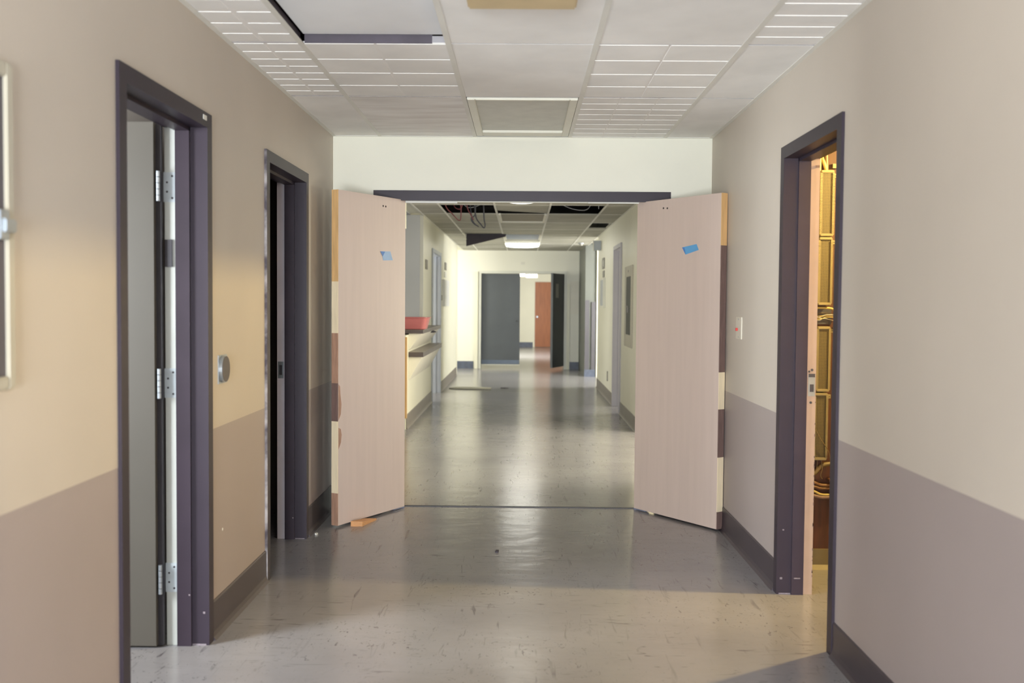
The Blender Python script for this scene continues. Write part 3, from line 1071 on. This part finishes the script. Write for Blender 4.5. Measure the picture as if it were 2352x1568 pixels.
# ------------------------------------------------------------------ cables out of the left ceiling opening
GC = 'cables dangling from the ceiling opening'
cab = [
    ('dull red cable sagging along the left edge of the ceiling opening', CABR, 0.006,
     [(-0.90, 11.2, 2.62), (-0.862, 11.35, 2.43), (-0.80, 11.5, 2.36), (-0.726, 11.55, 2.29), (-0.70, 11.5, 2.35), (-0.70, 11.3, 2.6)]),
    ('short dull red wire looping inside left ceiling opening', CABR, 0.005,
     [(-0.80, 11.6, 2.62), (-0.78, 11.5, 2.45), (-0.70, 11.5, 2.43), (-0.66, 11.55, 2.62)]),
    ('dull red wire hanging down the middle of the left ceiling opening', CABR, 0.006,
     [(-0.66, 11.4, 2.66), (-0.635, 11.5, 2.45), (-0.60, 11.5, 2.37), (-0.56, 11.5, 2.30)]),
    ('long dark cable loop hanging lowest on its left side', CABD, 0.007,
     [(-0.54, 11.4, 2.60), (-0.545, 11.5, 2.37), (-0.588, 11.5, 2.325), (-0.57, 11.5, 2.27), (-0.50, 11.5, 2.222)]),
    ('dark cable crossing behind the long loop', CABD, 0.006,
     [(-0.62, 11.5, 2.60), (-0.59, 11.5, 2.37), (-0.575, 11.5, 2.30), (-0.545, 11.5, 2.255), (-0.515, 11.5, 2.235)]),
    ('dark cable pair end hanging as a narrow vee on the right', CABD, 0.0075,
     [(-0.56, 11.45, 2.60), (-0.54, 11.5, 2.35), (-0.48, 11.5, 2.255), (-0.445, 11.5, 2.217), (-0.432, 11.5, 2.25), (-0.445, 11.5, 2.34), (-0.45, 11.4, 2.6)]),
    ('thin whitish wire strung inside the left ceiling opening', CABW, 0.004,
     [(-0.74, 11.5, 2.60), (-0.66, 11.55, 2.47), (-0.56, 11.5, 2.46), (-0.47, 11.45, 2.5), (-0.40, 11.5, 2.6)]),
    ('thin whitish wire drooping inside the right ceiling opening', CABW, 0.004,
     [(0.40, 11.5, 2.60), (0.46, 11.5, 2.50), (0.62, 11.5, 2.44), (0.76, 11.5, 2.45), (0.84, 11.5, 2.6)]),
]
for i_, (lb, m, r, pts) in enumerate(cab):
    pts = [(x_, y_ + 0.035 * (i_ - 3), z_) for x_, y_, z_ in pts]
    tag(B().tube(pts, r, 8).build('dangling_cable', m, smooth=True), lb, 'cable', GC)
b = B()
b.tube([(0.86, 11.3, 2.79), (0.86, 11.3, 2.5), (0.862, 11.32, 2.42)], 0.004, 6)
tag(b.build('hanger_wire', CABW, smooth=True), 'straight hanger wire at the right end of the right ceiling opening', 'wire')

# ------------------------------------------------------------------ nurse station counters
def shelf(label, y0, y1, z0, z1, xi, zb):
    rt = thing('wall_counter', label, 'counter', (-W, (y0 + y1) / 2, z0), group='counters on the left far wall')
    f = B()
    xw = -W + 0.002
    f.box(xw, -1.06, y0, y1, z0, z1 - 0.004, 0)
    f.box(xw, -1.058, y0 - 0.002, y1, z1 - 0.004, z1, 1)
    if xi < -W:
        f.box(xi, xw, y0, 12.232, z0, z1 - 0.004, 0)
        f.box(xi, xw, y0 - 0.002, 12.232, z1 - 0.004, z1, 1)
    f.build('counter_top', [COUNTER, COUNTERT], rt)
    f = B()
    f.prism([(-W + 0.002, z0), (-1.075, z0), (-W + 0.002, zb)], 1, y0 + 0.03, y1 - 0.02)
    f.build('bracket', WHITEP, rt)
    return rt


shelf('upper dark counter on the left far wall with the pinkish tub on it', 10.72, 13.05, 1.012, 1.052, -W - T - 0.02, 0.83)
shelf('lower dark counter on the left far wall under the tub counter', 10.74, 13.2, 0.757, 0.812, -W, 0.50)
f = B()
f.box(-1.10, -1.058, 11.95, 12.02, 0.985, 1.0115)
f.prism([(-1.058, 0.985), (-1.03, 0.99), (-1.03, 1.0), (-1.058, 1.0115)], 1, 11.95, 12.02)
tag(f.build('catch', DARKM), 'small black catch under the outer edge of upper counter', 'catch')

# plastic tub: tapered rounded tray with rolled rim
def tub():
    rt = thing('plastic_tub', 'pinkish red plastic wash tub on the upper dark counter', 'tub', (-1.235, 10.98, 1.052))

    def ring(hx, hy, rad, z):
        out = []
        for cx, cy, a0 in ((hx - rad, hy - rad, 0), (-hx + rad, hy - rad, 90), (-hx + rad, -hy + rad, 180), (hx - rad, -hy + rad, 270)):
            for k in range(7):
                a = math.radians(a0 + 15 * k)
                out.append((cx + rad * math.cos(a), cy + rad * math.sin(a), z))
        return out
    prof = [(0.175, 0.14, 0.05, 0.001), (0.185, 0.15, 0.05, 0.006), (0.212, 0.178, 0.06, 0.115), (0.214, 0.18, 0.06, 0.124),
            (0.228, 0.194, 0.07, 0.128), (0.228, 0.194, 0.07, 0.134), (0.208, 0.174, 0.06, 0.132), (0.18, 0.146, 0.05, 0.010)]
    f = B()
    rings = [ring(*p) for p in prof]
    n = len(rings[0])
    faces = [tuple(range(n - 1, -1, -1))]
    for i in range(len(rings) - 1):
        faces += [(i * n + k, i * n + (k + 1) % n, (i + 1) * n + (k + 1) % n, (i + 1) * n + k) for k in range(n)]
    faces.append(tuple((len(rings) - 1) * n + k for k in range(n)))
    f.add([p for r_ in rings for p in r_], faces)
    f.build('tub_body', BASIN, rt, local=True, smooth=False)


tub()

# ------------------------------------------------------------------ far corridor fittings
rt = thing('wall_cabinet', 'cream wall cabinet with dark glass and small handle on the right far wall', 'cabinet', (W, 11.35, 0.86),
           group='extinguisher cabinets')
f = B()
x = W - 0.014
f.box(x, W, 10.93, 11.07, 0.86, 1.78)
f.box(x, W, 11.58, 11.72, 0.86, 1.78)
f.box(x, W, 11.07, 11.58, 0.86, 1.0)
f.box(x, W, 11.07, 11.58, 1.66, 1.78)
f.build('frame', FRAMEC, rt, bevel=0.004)
f = B()
f.box(W - 0.008, W, 11.07, 11.58, 1.0, 1.66)
f.build('pane', GLASSD, rt)
f = B()
f.box(W - 0.022, W - 0.008, 11.34, 11.37, 1.25, 1.33)
f.box(W - 0.030, W - 0.022, 11.34, 11.42, 1.31, 1.33)
f.build('handle', PAPERG, rt)
f = B()
f.cyl((W - 0.016, 11.32, 1.72), 0, 0.014, 0.002, 12)
f.build('lock', DARKM, rt)


def plate(name, label, cat, sx, y0, y1, z0, z1, m, t=0.012, fm=None, group=None):
    if fm is None:
        f = B()
        f.box(sx * (W - t), sx * W, y0, y1, z0, z1)
        return tag(f.build(name, m, bevel=0.002), label, cat, group)
    rt = thing(name, label, cat, (sx * W, (y0 + y1) / 2, z0), group=group)
    f = B()
    e = 0.03
    f.box(sx * (W - t - 0.008), sx * W, y0, y0 + e, z0, z1)
    f.box(sx * (W - t - 0.008), sx * W, y1 - e, y1, z0, z1)
    f.box(sx * (W - t - 0.008), sx * W, y0 + e, y1 - e, z0, z0 + e)
    f.box(sx * (W - t - 0.008), sx * W, y0 + e, y1 - e, z1 - e, z1)
    f.build('frame', fm, rt)
    f = B()
    f.box(sx * (W - t), sx * W, y0 + e, y1 - e, z0 + e, z1 - e)
    f.build('face', m, rt)
    return rt


GS = 'small signs on the far corridor walls'
plate('wall_sign', 'small grey sign left of the left far doorway', 'sign', -1, 12.55, 12.78, 1.77, 1.89, PAPERG, group=GS)
plate('wall_sign', 'small pale cross-marked sign high above the white board on left far wall', 'sign', -1, 15.65, 15.95, 1.86, 1.98, PAPERG, group=GS)
plate('wall_sign', 'small pale sign directly above the white board on left far wall', 'sign', -1, 15.6, 15.9, 1.74, 1.83, PAPER, group=GS)
plate('wall_board', 'bright white board on the left far wall past the doorway', 'board', -1, 15.2, 16.15, 1.29, 1.70, WHITEB, 0.04)
plate('wall_sign', 'upper white-framed sign above the grey board on right far wall', 'sign', 1, 14.75, 15.05, 1.87, 2.03, PAPER, 0.01, PAPERG, GS)
plate('wall_sign', 'lower narrow sign above the grey board on right far wall', 'sign', 1, 14.75, 15.0, 1.74, 1.84, PAPERG, group=GS)
plate('wall_board', 'grey board with white edge on the right far wall past the doorway', 'board', 1, 14.55, 15.15, 1.29, 1.73, GREYB, 0.03, FRAMEW)
plate('wall_outlet', 'thin dark outlet low on the right far wall beyond doorway', 'outlet', 1, 14.0, 14.06, 0.26, 0.40, PAPERG)
plate('wall_outlet', 'pale push plate on left far wall just before the white board', 'plate', -1, 15.0, 15.1, 1.38, 1.46, PAPERG)

rt = thing('alarm_box', 'grey box high on the right far wall near the column', 'wall box', (1.165, 15.54, 2.18))
f = B()
f.box(1.108, W, 15.5, 15.6, 2.178, 2.325)
f.build('case', GREYB, rt, bevel=0.005)
f = B()
f.box(1.100, 1.108, 15.49, 15.6, 2.175, 2.328)
f.build('side_cover', PAPER, rt)
rt = thing('ceiling_detector', 'tiny grey detector under the far ceiling beside the right column', 'detector', (1.03, 17.6, TZ))
f = B()
f.cyl((1.03, 17.6, TZ - 0.02), 2, 0.05, 0.016, 20)
f.build('base_ring', GREYB, rt)
f = B()
f.cyl((1.03, 17.6, TZ - 0.05), 2, 0.028, 0.03, 20)
f.build('sensor', PAPERG, rt)

# small white number tag above the far doors
f = B()
f.box(-0.03, 0.05, YF - 0.006, YF, 2.135, 2.185)
tag(f.build('wall_tag', PAPER), 'tiny white tag on the wall above the far doors', 'tag')
# wall panels right of the far doors
f = B()
f.box(0.99, 1.16, YF - 0.016, YF, 1.13, 1.80)
tag(f.build('notice_board', WHITEP), 'white panel on the far end wall right of the slate doors', 'board')

# ------------------------------------------------------------------ far double doors
rt = thing('slate_door_leaf', 'closed slate grey left leaf of the far doors with kick plate', 'door', (-0.835, 20.5, 0), group='slate doors at the far end')
f = B()
f.box(-0.835, -0.045, 20.47, 20.515, 0.085, 1.945)
f.build('panel', SLATE, rt, bevel=0.002)
f = B()
f.box(-0.83, -0.05, 20.464, 20.47, 0.09, 0.175)
f.build('kick_plate', KICK, rt)
f = B()
f.box(-0.835, -0.045, 20.466, 20.515, 0.070, 0.085)
f.build('bottom_sweep', PAPER, rt)
f = B()
f.cyl((-0.045 - 0.06, 20.47, 0.98), 1, 0.022, -0.04, 16)
f.build('knob', SLATED, rt)
ang = math.atan2(19.82 - 20.48, 0.57 - 0.845)
rt = thing('slate_door_leaf', 'half open dark right leaf of the far doors with paper notice', 'door', (0.845, 20.48, 0), ang, 'slate doors at the far end')
wl = math.hypot(0.275, 0.66)
f = B()
f.box(0, wl - 0.005, 0, 0.045, 0.06, 1.945)
f.build('panel', SLATED, rt, local=True)
f = B()
f.box(wl - 0.005, wl, 0, 0.045, 0.06, 1.945)
f.build('edge_strip', SLATE, rt, local=True)
f = B()
f.box(0.40, 0.55, 0.045, 0.047, 1.46, 1.74)
nt_ = f.build('paper_notice', PAPERG, rt, local=True)
nt_.parent = None
nt_.matrix_world = Matrix.Translation((0.845, 20.48, 0)) @ Matrix.Rotation(ang, 4, 'Z')
tag(nt_, 'grey paper notice on the dark right far door leaf', 'notice')

rt = thing('brown_door_leaf', 'orange-brown door with knob in the hall behind the far doors', 'door', (0.82, 30.48, 0))
f = B()
f.box(0.392, 1.26, 30.45, 30.49, 0.01, 1.99)
f.build('panel', ORANGE, rt)
f = B()
f.cyl((0.46, 30.45, 0.93), 1, 0.022, -0.03, 16)
f.cyl((0.46, 30.42, 0.93), 1, 0.03, -0.03, 16)
f.build('knob', STEEL, rt)
# exit sign
rt = thing('exit_sign', 'white exit sign hanging in the hall behind the far doors', 'sign', (0.245, 26.0, 2.01))
f = B()
f.box(0.092, 0.40, 26.0, 26.07, 2.008, 2.19)
f.build('case', FRAMEW, rt, bevel=0.004)
f = B()
f.box(0.11, 0.385, 25.996, 26.0, 2.02, 2.18)
f.build('face', SIGNW, rt)
f = B()
f.box(0.24, 0.26, 26.02, 26.05, 2.19, TZ)
f.build('stem', FRAMEW, rt)
fc = bpy.data.curves.new('lettering', 'FONT')
fc.body, fc.size, fc.align_x, fc.extrude = 'EXIT', 0.13, 'CENTER', 0.001
fc.materials.append(LETTER)
ft = bpy.data.objects.new('lettering_source', fc)
fo = bpy.data.objects.new('lettering', bpy.data.meshes.new_from_object(ft))
bpy.data.objects.remove(ft)
COL.objects.link(fo)
fo.parent = rt
fo.location = (0.0025, -0.0055, 0.045)
fo.rotation_euler = (math.pi / 2, 0, 0)
rt = thing('wraparound_light', 'glowing lamp box left of the hanging exit sign', 'ceiling light', (0, 26.0, 2.1))
f = B()
f.box(-0.095, 0.085, 25.95, 26.1, 2.11, 2.20)
f.build('housing', FRAMEW, rt)
f = B()
f.box(-0.09, 0.08, 25.95, 26.1, 2.04, 2.11)
f.build('diffuser', mat('lit_hall_diffuser', 'ffffff', 0.4, 0.0, 3.0, emit='fffdf0', estr=2.0), rt, bevel=0.01)
f = B()
f.box(-0.02, 0.01, 26.0, 26.03, 2.20, TZ)
f.build('stem', FRAMEW, rt)

# ------------------------------------------------------------------ floor litter
b = B()
pts = [(-1.13, 15.52), (-1.06, 15.46), (-0.9, 15.42), (-0.7, 15.40), (-0.48, 15.40), (-0.47, 15.62), (-0.62, 15.72), (-0.86, 15.78), (-1.05, 15.74)]
b.prism(pts, 2, 0.002, 0.016)
tag(b.build('fallen_tile_piece', TILEF), 'flat broken ceiling piece lying on the far corridor floor', 'debris')
b = B()
b.prism([(-0.33, 15.72), (-0.25, 15.68), (-0.2, 15.72), (-0.26, 15.78)], 2, 0.001, 0.010)
tag(b.build('debris_chip', CHARC), 'small dark scrap on the far corridor floor beside the broken piece', 'debris')
b = B()
b.prism([(-0.128, 5.345), (-0.112, 5.34), (-0.108, 5.38), (-0.124, 5.387)], 2, 0.0005, 0.006)
tag(b.build('debris_chip', CHARC), 'tiny dark crumb on the glossy floor in front of the double doors', 'debris')
b = B()
b.prism([(-1.182, 5.705), (-1.171, 5.70), (-1.167, 5.72), (-1.178, 5.726)], 2, 0.0005, 0.010)
tag(b.build('debris_chip', PAPER), 'tiny white crumb beside the second left door frame', 'debris')

# ------------------------------------------------------------------ telecom closet
b = B()
b.box(1.38, 2.45, 5.10, 5.120, 0.10, 2.40)
tag(b.build('backboard', PLY), 'red-brown plywood backboard in the lit closet', 'board')


def block(label, x0, z0, h):
    rt = thing('terminal_block', label, 'terminal block', (x0 + 0.04, 5.08, z0), group='telephone terminal blocks')
    w = 0.073
    y0, y1 = 5.035, 5.099
    f = B()
    f.box(x0 + 0.012, x0 + w - 0.012, y0 + 0.006, y1, z0 + 0.012, z0 + h - 0.012)
    f.build('contact_panel', MESHP, rt)
    for a in (x0, x0 + w - 0.012):
        f = B()
        f.box(a + 0.002, a + 0.010, y0 + 0.003, y1, z0 + 0.008, z0 + h - 0.008)
        n = int((h - 0.02) / 0.0075)
        for k in range(n):
            z = z0 + 0.010 + k * 0.0075
            f.box(a, a + 0.012, y0, y0 + 0.02, z, z + 0.005)
        f.build('fanning_strip', BLOCKC, rt)
    for z in (z0, z0 + h - 0.014):
        f = B()
        f.box(x0 + 0.004, x0 + w - 0.004, y0 - 0.002, y1, z, z + 0.014)
        f.build('end_cap', BLOCKC, rt, bevel=0.003)
    f = B()
    f.box(x0 + w, x0 + w + 0.026, 5.085, 5.099, z0 + h - 0.032, z0 + h - 0.012)
    o = f.build('mounting_tab', BLOCKC, rt)
    for dx in (0.008, 0.019):
        B().cyl((x0 + w + dx, 5.0835, z0 + h - 0.022), 1, 0.0025, 0.003, 10).build('screw_hole', DARKM, o)


block('top terminal block in the lit closet', 1.4985, 1.698, 0.331)
block('second terminal block from the top in the lit closet', 1.4955, 1.352, 0.342)
block('third terminal block from the top, below the wire tangle', 1.4945, 0.915, 0.330)
block('lowest terminal block, above the cable bundle', 1.4875, 0.567, 0.342)
b = B()
b.box(1.575, 1.605, 5.086, 5.099, 2.045, 2.068)
tag(b.build('mounting_tab', BLOCKC), 'loose cream tab above the top terminal block', 'bracket')
b = B()
b.tube([(1.47, 5.07, 1.338), (1.56, 5.07, 1.338), (1.592, 5.07, 1.325), (1.598, 5.07, 1.29), (1.598, 5.07, 1.24)], 0.006, 8)
b.tube([(1.598, 5.07, 1.24), (1.598, 5.098, 1.24)], 0.005, 8)
tag(b.build('wire_ring', CABY, smooth=True), 'bent pale wire guide round the tangle between terminal blocks', 'wire guide')
b = B()
b.box(1.47, 1.585, 5.094, 5.0995, 1.255, 1.335)
tag(b.build('cover_plate', DARKM), 'dark plate behind the wire tangle between terminal blocks', 'plate')
for lb, m, r, pts in [
    ('pale conduit leaning against the closet jamb above the top terminal block', CABY, 0.008, [(1.46, 5.05, 2.40), (1.492, 5.05, 2.20), (1.497, 5.05, 2.03), (1.494, 5.06, 1.80)]),
    ('thick pale conduit slanting into the top terminal block', CABY, 0.009, [(1.49, 5.07, 2.40), (1.505, 5.07, 2.14), (1.525, 5.06, 2.06), (1.540, 5.07, 2.02)]),
    ('greyish vertical conduit above the top terminal block', CABG, 0.010, [(1.53, 5.085, 2.40), (1.535, 5.085, 2.2), (1.543, 5.085, 2.03)]),
]:
    tag(B().tube(pts, r, 10).build('conduit', m, smooth=True), lb, 'conduit', 'conduits in the closet')
GW = 'thin wires between the second and third terminal blocks'
for k in range(9):
    z0 = random.uniform(1.265, 1.32)
    z1 = random.uniform(1.262, 1.31)
    zm = (z0 + z1) / 2 + random.uniform(-0.02, 0.015)
    y = 5.052 + 0.004 * k
    b = B().tube([(1.47, y, z0), (1.515, y - 0.004, zm), (1.55, y, (zm + z1) / 2 + 0.006), (1.61, y, z1)], 0.0017, 6)
    tag(b.build('thin_wire', [CABY, CABG, CABW][k % 3], smooth=True), 'thin tangled wire between the second and third terminal blocks', 'wire', GW)
GB = 'cables bundled below the lowest terminal block'
for k, (za, zb_, r, m, lb) in enumerate([
        (0.475, 0.545, 0.012, CABG, 'thick tan cable rising to the right below the lowest terminal block'),
        (0.455, 0.440, 0.008, CABP, 'topmost of the level pinkish cables below the lowest terminal block'),
        (0.432, 0.424, 0.007, CABP, 'second level pinkish cable from the top below the terminal blocks'),
        (0.412, 0.392, 0.006, CABY, 'lowest pale yellow cable in the bundle below the terminal blocks'),
        (0.385, 0.378, 0.009, WOODD, 'dark brown cable under the pinkish cables in the closet')]):
    b = B().tube([(1.44, 5.06 + 0.004 * k, za), (1.50, 5.055, za + (zb_ - za) * 0.3), (1.55, 5.06, zb_ - 0.005), (1.66, 5.065, zb_)], r, 10)
    tag(b.build('cable', m, smooth=True), lb, 'cable', GB)
for lb, pts in [
    ('thin wire dropping from the left of the lowest terminal block', [(1.515, 5.05, 0.575), (1.51, 5.045, 0.52), (1.49, 5.05, 0.47), (1.47, 5.055, 0.45)]),
    ('thin wire dropping from the middle of the lowest terminal block', [(1.53, 5.05, 0.575), (1.54, 5.045, 0.53), (1.53, 5.04, 0.49), (1.54, 5.045, 0.47)]),
    ('thin wire crossing the front of the lowest terminal block', [(1.49, 5.03, 0.74), (1.52, 5.024, 0.68), (1.565, 5.028, 0.61), (1.58, 5.04, 0.53)]),
    ('thin wire looping down beside the third terminal block', [(1.578, 5.05, 1.23), (1.60, 5.05, 1.17), (1.605, 5.06, 1.09), (1.59, 5.07, 1.0)]),
]:
    tag(B().tube(pts, 0.002, 6).build('thin_wire', CABG, smooth=True), lb, 'wire', 'loose wires in the closet')
for k, (x, z) in enumerate([(1.585, 0.462), (1.604, 0.466), (1.604, 0.435), (1.602, 0.40)]):
    b = B().cyl((x, 5.045, z), 1, 0.009, 0.054, 14)
    b.cyl((x, 5.041, z), 1, 0.006, 0.004, 12)
    lb = ['left', 'upper right', 'middle right', 'lowest'][k] + ' of the four round brass cable ends in the closet'
    tag(b.build('cable_end', CABP), lb, 'cable end', 'brass cable ends')
